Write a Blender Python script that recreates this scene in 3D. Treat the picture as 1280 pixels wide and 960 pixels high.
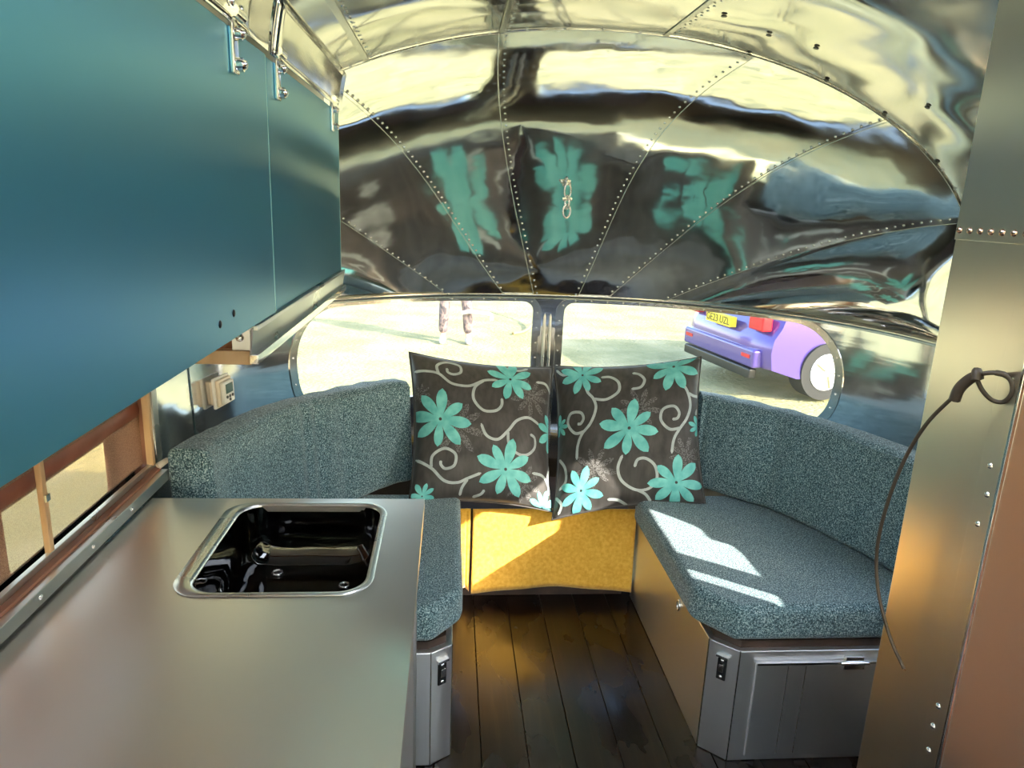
import bpy, bmesh, math, random
from mathutils import Vector, Matrix, noise
from mathutils.geometry import delaunay_2d_cdt
random.seed(7)
SC = bpy.context.scene
COL = SC.collection
for o in list(bpy.data.objects): bpy.data.objects.remove(o)

# ------------------------------------------------------------------ camera
FPX = 894.0; H = 1.5
def _n(v): return Vector(v).normalized()
cy = _n((565-640, 250-480, FPX))                       # world +Y in camera axes (x right, y down, z forward)
cd = Vector((500-640, 4000-480, FPX)); cd = (cd - cy*cd.dot(cy)).normalized()
cx = cd.cross(cy)
RW = Matrix((cx, cy, -cd))                             # camera axes -> world
cam_d = bpy.data.cameras.new('camera'); cam = bpy.data.objects.new('camera', cam_d); COL.objects.link(cam)
cam_d.sensor_width = 36; cam_d.lens = FPX/1280*36; cam_d.clip_start = .02; cam_d.clip_end = 500
xr = RW @ Vector((1,0,0)); yu = RW @ Vector((0,-1,0)); zb = RW @ Vector((0,0,-1))
cam.matrix_world = Matrix(((xr.x,yu.x,zb.x,0),(xr.y,yu.y,zb.y,0),(xr.z,yu.z,zb.z,H),(0,0,0,1)))
SC.camera = cam

# ------------------------------------------------------------------ sky, sun, exposure
SUN_EL = math.radians(28); SUN_AZ = Vector((.80,-.60))
w = bpy.data.worlds.new('sky'); SC.world = w; w.use_nodes = True
nt = w.node_tree; bgn = nt.nodes['Background']
sky = nt.nodes.new('ShaderNodeTexSky'); sky.sky_type = 'NISHITA'; sky.sun_disc = False
sky.sun_elevation = SUN_EL; sky.sun_rotation = math.atan2(SUN_AZ.x, SUN_AZ.y); sky.air_density = 1.2; sky.dust_density = 1.5
nt.links.new(sky.outputs[0], bgn.inputs[0]); bgn.inputs[1].default_value = .7
sd = bpy.data.lights.new('sun', 'SUN'); sd.energy = 9.0; sd.angle = math.radians(.6); sd.color = (1,.93,.80)
so = bpy.data.objects.new('sun', sd); COL.objects.link(so)
sdir = Vector((SUN_AZ.x*math.cos(SUN_EL), SUN_AZ.y*math.cos(SUN_EL), math.sin(SUN_EL))).normalized()
so.rotation_euler = sdir.to_track_quat('Z','Y').to_euler(); so.location = (6,-6,8)
vs = SC.view_settings; vs.view_transform = 'Standard'; vs.look = 'None'; vs.gamma = 1; vs.use_curve_mapping = False
vs.exposure = 1.6
try:
    SC.cycles.max_bounces = 14; SC.cycles.glossy_bounces = 9; SC.cycles.diffuse_bounces = 5; SC.cycles.transparent_max_bounces = 12
    SC.cycles.sample_clamp_indirect = 12; SC.cycles.blur_glossy = .3
except Exception: pass

# ------------------------------------------------------------------ materials
MATS = {}
def mat(name, col=(.8,.8,.8), rough=.5, metal=0., spec=.5, **k):
    m = bpy.data.materials.new(name); m.use_nodes = True; MATS[name] = m
    N = m.node_tree.nodes; L = m.node_tree.links; p = N['Principled BSDF']
    p.inputs['Base Color'].default_value = (*col,1); p.inputs['Roughness'].default_value = rough
    p.inputs['Metallic'].default_value = metal; p.inputs['Specular IOR Level'].default_value = spec
    def node(t, **a):
        n = N.new(t)
        for q,v in a.items():
            if q in n.inputs: n.inputs[q].default_value = v
            else: setattr(n, q, v)
        return n
    tc = node('ShaderNodeTexCoord')
    def coords(scale):
        if not hasattr(scale,'__len__'): scale = (scale,)*3
        mp = node('ShaderNodeMapping'); mp.inputs['Scale'].default_value = scale
        L.new(tc.outputs['Object'], mp.inputs[0]); return mp.outputs[0]
    def noise_tex(scale, detail=3., rgh=.5, dist=0.):
        n = node('ShaderNodeTexNoise'); n.inputs['Scale'].default_value = 1; n.inputs['Detail'].default_value = detail
        n.inputs['Roughness'].default_value = rgh; n.inputs['Distortion'].default_value = dist
        L.new(coords(scale), n.inputs['Vector']); return n.outputs['Fac']
    def ramp(src, stops):
        r = node('ShaderNodeValToRGB'); e = r.color_ramp.elements
        while len(e) < len(stops): e.new(.5)
        for i,(pos,c) in enumerate(stops): e[i].position = pos; e[i].color = (*c,1) if hasattr(c,'__len__') else (c,c,c,1)
        L.new(src, r.inputs[0]); return r.outputs[0]
    if 'stops' in k:                                   # colour from noise
        L.new(ramp(noise_tex(k['scale'], k.get('detail',3.), k.get('nr',.5), k.get('dist',0.)), k['stops']), p.inputs['Base Color'])
    if 'rstops' in k:                                  # roughness from noise
        L.new(ramp(noise_tex(k['rscale'], 4.), k['rstops']), p.inputs['Roughness'])
    prev = None
    for (sc, st, ds, dt) in k.get('bumps', ()):        # bumps: scale, strength, distance, detail
        b = node('ShaderNodeBump'); b.inputs['Strength'].default_value = st; b.inputs['Distance'].default_value = ds
        L.new(noise_tex(sc, dt), b.inputs['Height'])
        if prev: L.new(prev, b.inputs['Normal'])
        prev = b.outputs[0]
    if prev: L.new(prev, p.inputs['Normal'])
    if 'sheen' in k: p.inputs['Sheen Weight'].default_value = k['sheen']
    if 'coat' in k: p.inputs['Coat Weight'].default_value = k['coat']; p.inputs['Coat Roughness'].default_value = .1
    if 'aniso' in k: p.inputs['Anisotropic'].default_value = k['aniso']
    if 'see' in k:                                     # part of the light passes straight through
        t = node('ShaderNodeBsdfTransparent'); t.inputs[0].default_value = (*k.get('tint',(1,1,1)),1)
        mx = node('ShaderNodeMixShader'); mx.inputs[0].default_value = 1-k['see']
        L.new(t.outputs[0], mx.inputs[1]); L.new(p.outputs[0], mx.inputs[2]); L.new(mx.outputs[0], N['Material Output'].inputs[0])
    return m

mat('polish', (.80,.79,.77), .045, 1., bumps=((2.6,.26,.02,2.),(8,.07,.006,2.)), rscale=6, rstops=((.35,.035),(.7,.085)))
mat('roof_polish', (.82,.80,.77), .06, 1., bumps=((2.0,.6,.045,1.),(5,.14,.012,1.)), rscale=5, rstops=((.35,.05),(.7,.13)))
mat('wall_alu', (.68,.69,.70), .10, 1., bumps=((4,.2,.012,2.),((3,3,30),.08,.004,2.)))
mat('brushed', (.70,.70,.69), .30, 1., bumps=((3,.12,.01,2.),((4,160,160),.10,.0006,2.)), rscale=4, rstops=((.3,.22),(.7,.38)))
mat('bench_alu', (.84,.83,.83), .42, 1., bumps=((5,.12,.006,1.),))
mat('worktop_alu', (.95,.91,.90), .33, 1., bumps=((3.0,.25,.016,1.),))
mat('post_alu', (.86,.79,.69), .28, 1., bumps=((3,.12,.01,1.),))
mat('rivet', (.86,.85,.82), .12, 1.)
mat('chrome', (.88,.88,.88), .08, 1.)
mat('frame_alu', (.62,.61,.58), .22, 1.)
mat('cab_teal', (.11,.37,.50), .34, .85)
mat('cab_edge', (.45,.66,.62), .3, .7)
mat('tweed', (.1,.25,.3), .95, scale=270, detail=2., nr=.7, stops=((.36,(.011,.033,.044)),(.47,(.052,.120,.145)),(.57,(.20,.32,.35)),(.66,(.52,.64,.65))), bumps=((310,.5,.002,2.),(6,.5,.014,2.)), sheen=.3)
mat('pillow', (.045,.04,.036), .55, scale=(50,50,5), stops=((.3,(.030,.026,.023)),(.7,(.060,.053,.047))), bumps=(((160,160,14),.25,.001,2.),(9,.35,.02,2.)), sheen=.2)
mat('print_teal', (.12,.50,.48), .6, scale=(30,30,30), stops=((.3,(.10,.46,.44)),(.7,(.22,.66,.60))))
mat('print_grey', (.42,.47,.46), .5, scale=40, stops=((.3,(.36,.41,.40)),(.7,(.50,.55,.53))))
mat('print_ghost', (.10,.095,.09), .6, scale=260, stops=((.45,(.045,.040,.036)),(.55,(.17,.165,.16))))
mat('yellow', (.80,.46,.03), .9, scale=70, stops=((.3,(.76,.36,.025)),(.7,(.92,.52,.07))), bumps=((220,.4,.002,2.),), sheen=.4)
mat('wood_dark', (.03,.015,.008), .28, scale=(30,1.6,8), detail=5., nr=.6, dist=1.2, stops=((.3,(.006,.0032,.0022)),(.55,(.014,.007,.0045)),(.75,(.032,.017,.010))), bumps=(((46,1.6,8),.25,.002,4.),), rscale=(6,3,3), rstops=((.3,.16),(.7,.42)))
mat('wood_pale', (.62,.40,.20), .6, scale=(20,20,3), detail=4., stops=((.3,(.50,.30,.15)),(.7,(.72,.50,.28))))
mat('wood_red', (.36,.14,.06), .5, scale=(6,30,30), detail=4., stops=((.3,(.25,.09,.04)),(.7,(.46,.20,.09))))
mat('wood_board', (.05,.025,.015), .7, scale=12, stops=((.3,(.03,.016,.010)),(.7,(.07,.036,.022))))
mat('brown_frame', (.30,.13,.08), .55, scale=10, stops=((.3,(.25,.10,.06)),(.7,(.36,.17,.11))))
mat('blind', (.24,.07,.035), .45, scale=14, stops=((.3,(.20,.055,.028)),(.7,(.30,.09,.05))))
mat('screen', (.45,.28,.19), .8, see=.46, tint=(.62,.50,.34), scale=500, stops=((.35,(.32,.18,.12)),(.65,(.58,.40,.28))))
def frosted(name, c):
    m = mat(name, c, .4); N = m.node_tree.nodes; t = N.new('ShaderNodeBsdfTranslucent'); t.inputs[0].default_value = (*c,1)
    mx = N.new('ShaderNodeMixShader'); mx.inputs[0].default_value = .85
    m.node_tree.links.new(N['Principled BSDF'].outputs[0],mx.inputs[1]); m.node_tree.links.new(t.outputs[0],mx.inputs[2]); m.node_tree.links.new(mx.outputs[0],N['Material Output'].inputs[0])
frosted('frosted',(.95,.95,.93))
mat('pane', (.93,.92,.97), .08, see=.86, tint=(.97,.98,1.0), scale=(9,9,9), detail=4., stops=((.4,(.80,.80,.86)),(.7,(.98,.97,1.0))))
mat('pane_end', (.93,.92,.97), .08, see=.93, tint=(.42,.43,.41), scale=(9,9,9), detail=4., stops=((.4,(.80,.80,.86)),(.7,(.98,.97,1.0))))
mat('black', (.012,.012,.013), .35)
mat('cable', (.075,.055,.04), .45)
mat('plastic', (.80,.72,.62), .4)
mat('plastic_white', (.86,.86,.84), .35)
mat('lcd', (.10,.17,.15), .15)
mat('key', (.10,.10,.10), .4)
mat('sink_steel', (.10,.10,.10), .04, 1., bumps=((6,.2,.02,2.),))
mat('copper_edge', (.75,.52,.42), .2, 1.)
mat('grass', (.2,.35,.05), .9, scale=1.4, detail=8., nr=.7, stops=((.3,(.24,.24,.10)),(.5,(.385,.352,.17)),(.72,(.54,.47,.27))), bumps=((18,.8,.05,4.),))
mat('car_paint', (.10,.06,.32), .18, .3, coat=1.)
mat('car_glass', (.02,.02,.03), .05)
mat('tyre', (.03,.03,.03), .8)
mat('tail_red', (.6,.02,.03), .2)
mat('plate', (.90,.68,.05), .4)
mat('camo', (.2,.15,.15), .8, scale=14, detail=1., stops=((.40,(.10,.08,.09)),(.50,(.35,.24,.22)),(.60,(.16,.13,.15))))
mat('jacket', (.10,.11,.16), .8)
mat('skin', (.62,.40,.30), .5)
mat('hair', (.07,.045,.03), .7)
mat('shoe', (.45,.43,.42), .6)
mat('hose', (.45,.33,.14), .6)
mat('white_gloss', (.85,.85,.85), .3)

# ------------------------------------------------------------------ object helpers
OFF = {}
def props(o, label=None, cat=None, group=None, kind=None):
    if label: o['label'] = label
    if cat: o['category'] = cat
    if group: o['group'] = group
    if kind: o['kind'] = kind
    return o
def thing(name, loc, label=None, cat=None, group=None, kind=None):
    o = bpy.data.objects.new(name, None); o.empty_display_size = .05; o.location = loc; COL.objects.link(o); OFF[o] = Vector(loc)
    return props(o, label, cat, group, kind)
class MB:
    """collects shapes given in world coordinates; build() links them as one mesh object"""
    def __init__(s, M=None): s.v = []; s.f = []; s.sm = []; s.M = M
    def add(s, vs, fs, smooth=False):
        n = len(s.v); s.v += [(s.M @ Vector(q)) if s.M else Vector(q) for q in vs]
        for f in fs: s.f.append([n+i for i in f]); s.sm.append(smooth)
        return s
    def box(s, a, b, R=None, c=None):
        x0,y0,z0 = a; x1,y1,z1 = b
        vs = [Vector(q) for q in ((x0,y0,z0),(x1,y0,z0),(x1,y1,z0),(x0,y1,z0),(x0,y0,z1),(x1,y0,z1),(x1,y1,z1),(x0,y1,z1))]
        if R: c = Vector(c); vs = [c + R @ (q-c) for q in vs]
        return s.add(vs, [(0,3,2,1),(4,5,6,7),(0,1,5,4),(1,2,6,5),(2,3,7,6),(3,0,4,7)])
    def prism(s, poly, a, b):
        """poly: list of points; extruded by vector from offset a to offset b"""
        n = len(poly); a = Vector(a); b = Vector(b)
        vs = [Vector(q)+a for q in poly] + [Vector(q)+b for q in poly]
        return s.add(vs, [list(range(n))[::-1], list(range(n,2*n))] + [(i,(i+1)%n,n+(i+1)%n,n+i) for i in range(n)])
    def cyl(s, p0, p1, r0, r1=None, seg=12, caps=True):
        p0 = Vector(p0); p1 = Vector(p1); r1 = r0 if r1 is None else r1
        d = (p1-p0).normalized(); u = d.orthogonal().normalized(); v = d.cross(u)
        vs = []
        for p,r in ((p0,r0),(p1,r1)):
            for i in range(seg):
                a = 2*math.pi*i/seg; vs.append(p + (u*math.cos(a)+v*math.sin(a))*r)
        s.add(vs, [(i,(i+1)%seg,seg+(i+1)%seg,seg+i) for i in range(seg)], True)
        if caps: s.add(vs[:seg], [list(range(seg))[::-1]]); s.add(vs[seg:], [list(range(seg))])
        return s
    def tube(s, pts, r, seg=8, closed=False):
        pts = [Vector(p) for p in pts]; n = len(pts); vs = []; u = None
        for i,p in enumerate(pts):
            if closed: t = pts[(i+1)%n]-pts[i-1]
            else: t = pts[min(i+1,n-1)]-pts[max(i-1,0)]
            t.normalize()
            u = t.orthogonal().normalized() if u is None else (u - t*u.dot(t)).normalized()
            v = t.cross(u); rr = r[i] if hasattr(r,'__len__') else r
            for k in range(seg):
                a = 2*math.pi*k/seg; vs.append(p + (u*math.cos(a)+v*math.sin(a))*rr)
        fs = []
        for i in range(n if closed else n-1):
            j = (i+1)%n
            for k in range(seg): fs.append((i*seg+k, i*seg+(k+1)%seg, j*seg+(k+1)%seg, j*seg+k))
        s.add(vs, fs, True)
        if not closed: s.add(vs[:seg], [list(range(seg))[::-1]]); s.add(vs[-seg:], [list(range(seg))])
        return s
    def dome(s, p, n, r, h=None, seg=8):
        p = Vector(p); n = Vector(n).normalized(); u = n.orthogonal().normalized(); v = n.cross(u); h = h or r*.6
        vs = []
        for rr,hh in ((1,0),(.75,.66)):
            for i in range(seg):
                a = 2*math.pi*i/seg; vs.append(p + (u*math.cos(a)+v*math.sin(a))*r*rr + n*h*hh)
        vs.append(p+n*h)
        return s.add(vs, [(i,(i+1)%seg,seg+(i+1)%seg,seg+i) for i in range(seg)] + [(seg+i,seg+(i+1)%seg,2*seg) for i in range(seg)], True)
    def grid(s, fn, nu, nv, smooth=True, flip=False):
        vs = [fn(i/nu, j/nv) for j in range(nv+1) for i in range(nu+1)]
        fs = []
        for j in range(nv):
            for i in range(nu):
                q = (j*(nu+1)+i, j*(nu+1)+i+1, (j+1)*(nu+1)+i+1, (j+1)*(nu+1)+i); fs.append(q[::-1] if flip else q)
        return s.add(vs, fs, smooth)
    def build(s, name, m, parent=None, bevel=0, seg=2, solid=0, **kw):
        me = bpy.data.meshes.new(name); off = OFF.get(parent, Vector((0,0,0)))
        me.from_pydata([tuple(q-off) for q in s.v], [], s.f)
        me.polygons.foreach_set('use_smooth', s.sm); me.materials.append(MATS[m]); me.update()
        o = bpy.data.objects.new(name, me); COL.objects.link(o)
        if parent is not None: o.parent = parent
        OFF[o] = off
        if solid:
            md = o.modifiers.new('thickness','SOLIDIFY'); md.thickness = abs(solid); md.offset = 1 if solid > 0 else -1; md.use_rim = abs(solid) < .028
        if bevel:
            md = o.modifiers.new('bevel','BEVEL'); md.width = bevel; md.segments = seg; md.limit_method = 'ANGLE'; md.angle_limit = math.radians(35)
            for p in me.polygons: p.use_smooth = True
            wn = o.modifiers.new('normals','WEIGHTED_NORMAL'); wn.keep_sharp = False
        return props(o, **kw)
def rrect(x0, x1, y0, y1, rs, n=10):
    """rounded rectangle outline, rs = radii at (x0,y0),(x1,y0),(x1,y1),(x0,y1), counter-clockwise"""
    out = []
    for (cx_,cy_,r,a0) in ((x0,y0,rs[0],180),(x1,y0,rs[1],270),(x1,y1,rs[2],0),(x0,y1,rs[3],90)):
        mx = cx_ + (r if cx_==x0 else -r); my = cy_ + (r if cy_==y0 else -r)
        for i in range(n+1):
            a = math.radians(a0 + 90*i/n); out.append((mx+r*math.cos(a), my+r*math.sin(a)))
    return out
def resample(poly, step):
    out = []
    n = len(poly)
    for i in range(n):
        a = Vector(poly[i]); b = Vector(poly[(i+1)%n]); k = max(1, int((b-a).length/step))
        for j in range(k): out.append(tuple(a.lerp(b, j/k)))
    return out
def inside(p, poly):
    c = False; n = len(poly); x,y = p
    for i in range(n):
        x0,y0 = poly[i]; x1,y1 = poly[i-1]
        if (y0>y)!=(y1>y) and x < (x1-x0)*(y-y0)/(y1-y0)+x0: c = not c
    return c
def holed(outer, holes, step):
    """triangulated 2-D sheet with holes -> verts, faces"""
    outer = resample(outer, step); V = [Vector(p) for p in outer]; Ed = [(i,(i+1)%len(outer)) for i in range(len(outer))]
    for h in holes:
        h = resample(h, step); n = len(V); V += [Vector(p) for p in h]; Ed += [(n+i, n+(i+1)%len(h)) for i in range(len(h))]
    xs = [p[0] for p in outer]; ys = [p[1] for p in outer]
    x = min(xs)+step/2
    def near(p): return any((p-q).length < step*.55 for q in V[:nb])
    nb = len(V); pts = []
    nx = int((max(xs)-min(xs))/step); ny = int((max(ys)-min(ys))/step)
    for i in range(nx+1):
        for j in range(ny+1):
            p = Vector((min(xs)+(i+.5)*(max(xs)-min(xs))/(nx+1), min(ys)+(j+.5)*(max(ys)-min(ys))/(ny+1)))
            if inside(p, outer) and not any(inside(p, h) for h in holes) and not near(p): pts.append(p)
    V += pts
    r = delaunay_2d_cdt(V, Ed, [], 0, 1e-6)
    fs = []
    for f in r[2]:
        c = sum((r[0][i] for i in f), Vector((0,0)))/len(f)
        if inside(c, outer) and not any(inside(c, h) for h in holes): fs.append(f)
    return r[0], fs
def crom(pts, n=8, closed=False):
    pts = [Vector(p) for p in pts]; out = []; m = len(pts)
    for i in range(m if closed else m-1):
        g = (lambda k: pts[k%m]) if closed else (lambda k: pts[min(max(k,0),m-1)])
        a,b,c,d = g(i-1),g(i),g(i+1),g(i+2)
        for j in range(n):
            t = j/n; out.append(.5*((2*b)+(c-a)*t+(2*a-5*b+4*c-d)*t*t+(3*b-a-3*c+d)*t**3))
    if not closed: out.append(pts[-1])
    return out

# ------------------------------------------------------------------ the shell: barrel roof, walls and riveted end cap
CX, A, B, ZC = .39, 1.10, .62, 1.31
Y0, D, ZP = 1.95, 1.0, .89
YR = -1.15                                             # start of the rear end cap
BELT = 1.13
rad = math.radians
def wside(z): return A-.05*(ZC-z)**2
def prof(phi): return A*math.cos(phi), ZC+B*math.sin(phi)
def prof_x(pz):
    if pz >= ZC: t = min(1,(pz-ZC)/B); return A*math.sqrt(max(0,1-t*t))
    return wside(pz)
def low(al, z, front=True):
    sa,ca = math.sin(al), math.cos(al)
    if z <= ZP: x,y = wside(z)*sa, D*ca
    else:
        h = z-ZP; lo,hi = 0.,1.02
        for _ in range(26):
            r = (lo+hi)/2; c = math.sqrt(max(1e-9,1-(r*ca)**2)); pz = ZP+h/c
            if pz < ZC+B and prof_x(pz)*c > r*abs(sa)*A: lo = r
            else: hi = r
        x,y = r*A*sa, D*r*ca
    return Vector((CX+x, (Y0+y) if front else (YR-y), z))
def low_n(al, z, front=True):
    e = .01; n = (low(al+e,z,front)-low(al-e,z,front)).cross(low(al,z+e,front)-low(al,z-e,front)).normalized()
    c = Vector((CX,(1.5 if front else -.8),z)); 
    return n if n.dot(c-low(al,z,front)) > 0 else -n
# end cap: arcs of modest sweep from the ring (end of the barrel) down to the belt over the windows.
# w runs from the right foot of the ring (0) over the riveted seams (1..6) to the left foot (7)
RING = [None,17.7,45.5,69.8,104.4,130.4,153,None]
BELT_A = [89.5,25.,13.5,7.,-2.5,-9.,-21.,-89.5]
SAG = .122
def ring_pt(w):
    k = max(0,min(6,int(w))); f = w-k
    if k == 0:
        if f < .5: z = BELT+(ZC-BELT)*f*2; return Vector((CX+wside(z),Y0,z))
        px,pz = prof(rad(RING[1]*(2*f-1)))
    elif k == 6:
        if f > .5: z = ZC-(ZC-BELT)*(2*f-1); return Vector((CX-wside(z),Y0,z))
        px,pz = prof(rad(RING[6]+(180-RING[6])*2*f))
    else: px,pz = prof(rad(RING[k]+(RING[k+1]-RING[k])*f))
    return Vector((CX+px,Y0,pz))
def belt_al(w):
    k = max(0,min(6,int(w))); f = w-k
    if k == 0: f = f**.8
    if k == 6: f = 1-(1-f)**.8
    return rad(BELT_A[k]+(BELT_A[k+1]-BELT_A[k])*f)
BOW = {1:.04,2:.10,3:.13,4:.03,5:-.14,6:-.05}
def cap(w, v, front=True):
    R_ = ring_pt(w); B_ = low(belt_al(w),BELT); c = B_-R_; L_ = c.length
    m = (R_+B_)/2-Vector((CX,1.62,.95)); d = c.normalized() if L_ > 1e-6 else Vector((0,0,-1)); nn = (m-d*m.dot(d)).normalized()
    p = R_+c*v+nn*(SAG*L_*4*v*(1-v)*(1+.06*(1-2*v)))
    if not front: p.y = YR-(p.y-Y0)
    return p
def seam_w(k, v): return k+BOW.get(k,0)*math.sin(math.pi*v)**1.0
def cap_n(w, v):
    e = .02; v0,v1 = max(0,v-e),min(1,v+e); w0,w1 = max(0,w-e),min(7,w+e)
    n = (cap(w1,v)-cap(w0,v)).cross(cap(w,v1)-cap(w,v0)).normalized()
    return n if n.dot(Vector((CX,1.6,1.0))-cap(w,v)) > 0 else -n

# floor with its planks
floor = MB().box((CX-1.02,YR-.75,-.06),(CX+1.02,2.66,-.014)).build('floor','wood_board', kind='structure')
pw = .131; rnd = random.Random(3)
x = CX-.95 + .013; i = 0
plank_me = {}
while x < CX+.93:
    cuts = [YR-.7, 2.62] if i%3 else [YR-.7, .62+.2*(i%2), 2.62]
    for a,b in zip(cuts, cuts[1:]):
        MB().box((x+.0012,a+.001,-.0135),(x+pw-.0012,b-.001,0.0+rnd.uniform(-.0008,.0008))).build('plank','wood_dark',floor,bevel=.0012,seg=1)
    x += pw; i += 1

# ceiling: barrel roof panels
ceil = thing('ceiling',(CX,.4,ZC+B), kind='structure')
SKY = (.30,1.22)
roof_cuts = [0, 82.5, 104.4, 123.5, 180]
for k in range(4):
    a,b = roof_cuts[k], roof_cuts[k+1]; lift = .0016*(k%2)
    def fn(u,v,a=a-.4,b=b+.4,lift=lift,ya=YR,yb=Y0+.004):
        px,pz = prof(rad(a+(b-a)*u)); n = Vector((px/A**2,0,(pz-ZC)/B**2)).normalized()
        return Vector((CX+px,ya+(yb-ya)*v,pz)) - n*(lift) + n*.003
    for ya,yb in (((YR,SKY[0]),(SKY[1],Y0+.004)) if k == 1 else ((YR,Y0+.004),)):
        MB().grid(lambda u,v: fn(u,v,ya=ya,yb=yb), 40, 60).build('roof_panel','roof_polish',ceil,solid=-.03)
    if k == 1:                                          # added frosted roof light above the galley, unseen, brightens the interior
        w8 = thing('window_8',(CX,(SKY[0]+SKY[1])/2,ZC+B),kind='structure')
        MB().grid(lambda u,v: fn(u,v,ya=SKY[0],yb=SKY[1]),8,8).build('pane','frosted',w8)
        c4 = [fn(0,0,ya=SKY[0]),fn(1,0,ya=SKY[0]),fn(1,1,yb=SKY[1]),fn(0,1,yb=SKY[1])]
        MB().tube(c4,.014,6,True).build('window_frame','frame_alu',w8)
# front end cap: gores between riveted seams, above the belt
front = thing('wall_front',(CX,Y0+D,0), kind='structure')
for k in range(7):
    lift = .0014*(k%2)
    def fn(u,v,k=k,lift=lift):
        wa,wb = (k if k == 0 else seam_w(k,v)-.012), (k+1 if k == 6 else seam_w(k+1,v)+.012)
        q = wa+(wb-wa)*u; return cap(q,v)+cap_n(q,v)*lift
    MB().grid(fn, 26, 48).build('gore_panel','polish',front,solid=-.03)
# lower panels of the front with the two window openings (plan angle, height)
WIN = ((rad(-57.5),rad(-2.3),(.16,.05,.045,.19)),(rad(4.2),rad(64.5),(.05,.16,.19,.045)))
WZ0, WZ1 = .72, 1.110
def win_outline(k, grow=0.):
    a,b,rs = WIN[k]; return rrect(a-grow,b+grow,WZ0-grow,WZ1+grow*.7,[r+grow for r in rs],10)
for k,(a,b) in enumerate(((rad(-90),0.),(0.,rad(90)))):
    V,F = holed([(a,0),(b,0),(b,BELT),(a,BELT)],[win_outline(k)],.033)
    mb = MB(); vs = [low(p.x,p.y) for p in V]
    fs = []
    for f in F:
        f = list(f); n = (vs[f[1]]-vs[f[0]]).cross(vs[f[2]]-vs[f[0]])
        c = vs[f[0]]; 
        if n.dot(Vector((CX,1.6,c.z))-c) < 0: f.reverse()
        fs.append(f)
    mb.add(vs,fs,True).build('lower_panel','wall_alu',front,solid=-.03)
# rivets of the front, the ring and the belt: too small to pick apart singly
rv = MB(); RR = .0046
for k in range(1,7):
    L_ = (cap(k,0)-cap(k,1)).length*1.03; nr_ = int(L_/.030)
    for i in range(nr_):
        v = (i+.5)/nr_; e = .010 if k < 4 else -.010
        wid = (cap(seam_w(k,v)+.05,v)-cap(seam_w(k,v),v)).length/.05
        q = seam_w(k,v)+e/max(wid,.01); n = cap_n(q,v); rv.dome(cap(q,v)+n*.0012,n,RR)
al = -88
while al < 89:
    if abs(al) > 2.5:
        p = low(rad(al),BELT+.010); n = low_n(rad(al),BELT); rv.dome(p,n,RR*.9)
    al += 2.6
rv.build('rivets','rivet',front,kind='stuff')
for k in range(1,7):
    e = -.012 if k < 4 else .012
    MB().tube([cap(seam_w(k,i/40)+e,i/40)+cap_n(seam_w(k,i/40)+e,i/40)*.0012 for i in range(41)],.0014,5).build('seam_edge','rivet',front)
MB().tube([ring_pt(.02+6.96*i/90)+Vector((0,-.001,-.001)) for i in range(91)],.0016,5).build('ring_edge','rivet',front)
# belt strip over the windows and cover strips along the seams' edges
def belt(u,v):
    al = rad(-89+178*u); z = BELT-.010+.026*v; return low(al,z)+low_n(al,z)*.0022
MB().grid(belt,120,2).build('belt_strip','frame_alu',front,solid=.0015)
rvr = MB()
for s_ in (82.5,104.4,123.5):
    y = Y0-.03
    while y > .3:
        px,pz = prof(rad(s_-.9)); n = Vector((-px/A**2,0,-(pz-ZC)/B**2)).normalized(); rvr.dome(Vector((CX+px,y,pz)),n,RR*.9); y -= .04
for s_ in range(6,176,5):
    px,pz = prof(rad(s_)); n = Vector((-px/A**2,0,-(pz-ZC)/B**2)).normalized(); rvr.dome(Vector((CX+px,Y0-.012,pz)),n,RR*.85)
rvr.build('rivets','rivet',ceil,kind='stuff')
for s_ in (82.5,104.4,123.5):
    px,pz = prof(rad(s_)); n = Vector((-px/A**2,0,-(pz-ZC)/B**2)).normalized(); ys = SKY[1]+.02 if s_ > 80 else YR
    M_ = Matrix.Translation(Vector((CX+px,0,pz))+n*.0005) @ Matrix(((n.z,0,n.x,0),(0,1,0,0),(-n.x,0,n.z,0),(0,0,0,1)))
    MB(M_).box((-.007,ys,-.0012),(.007,Y0-.002,.0012)).build('seam_strip','frame_alu',ceil,bevel=.0006,seg=1)
hr = MB()
def barrel(px,py):
    """where the line of sight through a photo pixel meets the barrel roof"""
    r = RW @ Vector(((px-640)/FPX,(py-480)/FPX,1)); a_ = (r.x/A)**2+(r.z/B)**2; b_ = 2*(-CX*r.x/A**2+(H-ZC)*r.z/B**2); c_ = (CX/A)**2+((H-ZC)/B)**2-1
    t = (-b_+math.sqrt(b_*b_-4*a_*c_))/(2*a_); return Vector((0,0,H))+r*t
for q in ((1159,134),(961,44),(1033,100),(1105,143),(1170,203),(936,68),(634,44),(748,44),(790,45),(537,62),(1020,60),(905,20)):
    p = barrel(*q); n = Vector((-(p.x-CX)/A**2,0,-(p.z-ZC)/B**2)).normalized(); hr.cyl(p-n*.001,p+n*.0015,.0065,seg=10)
hr.build('rivet_holes','black',ceil,kind='stuff')

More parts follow.
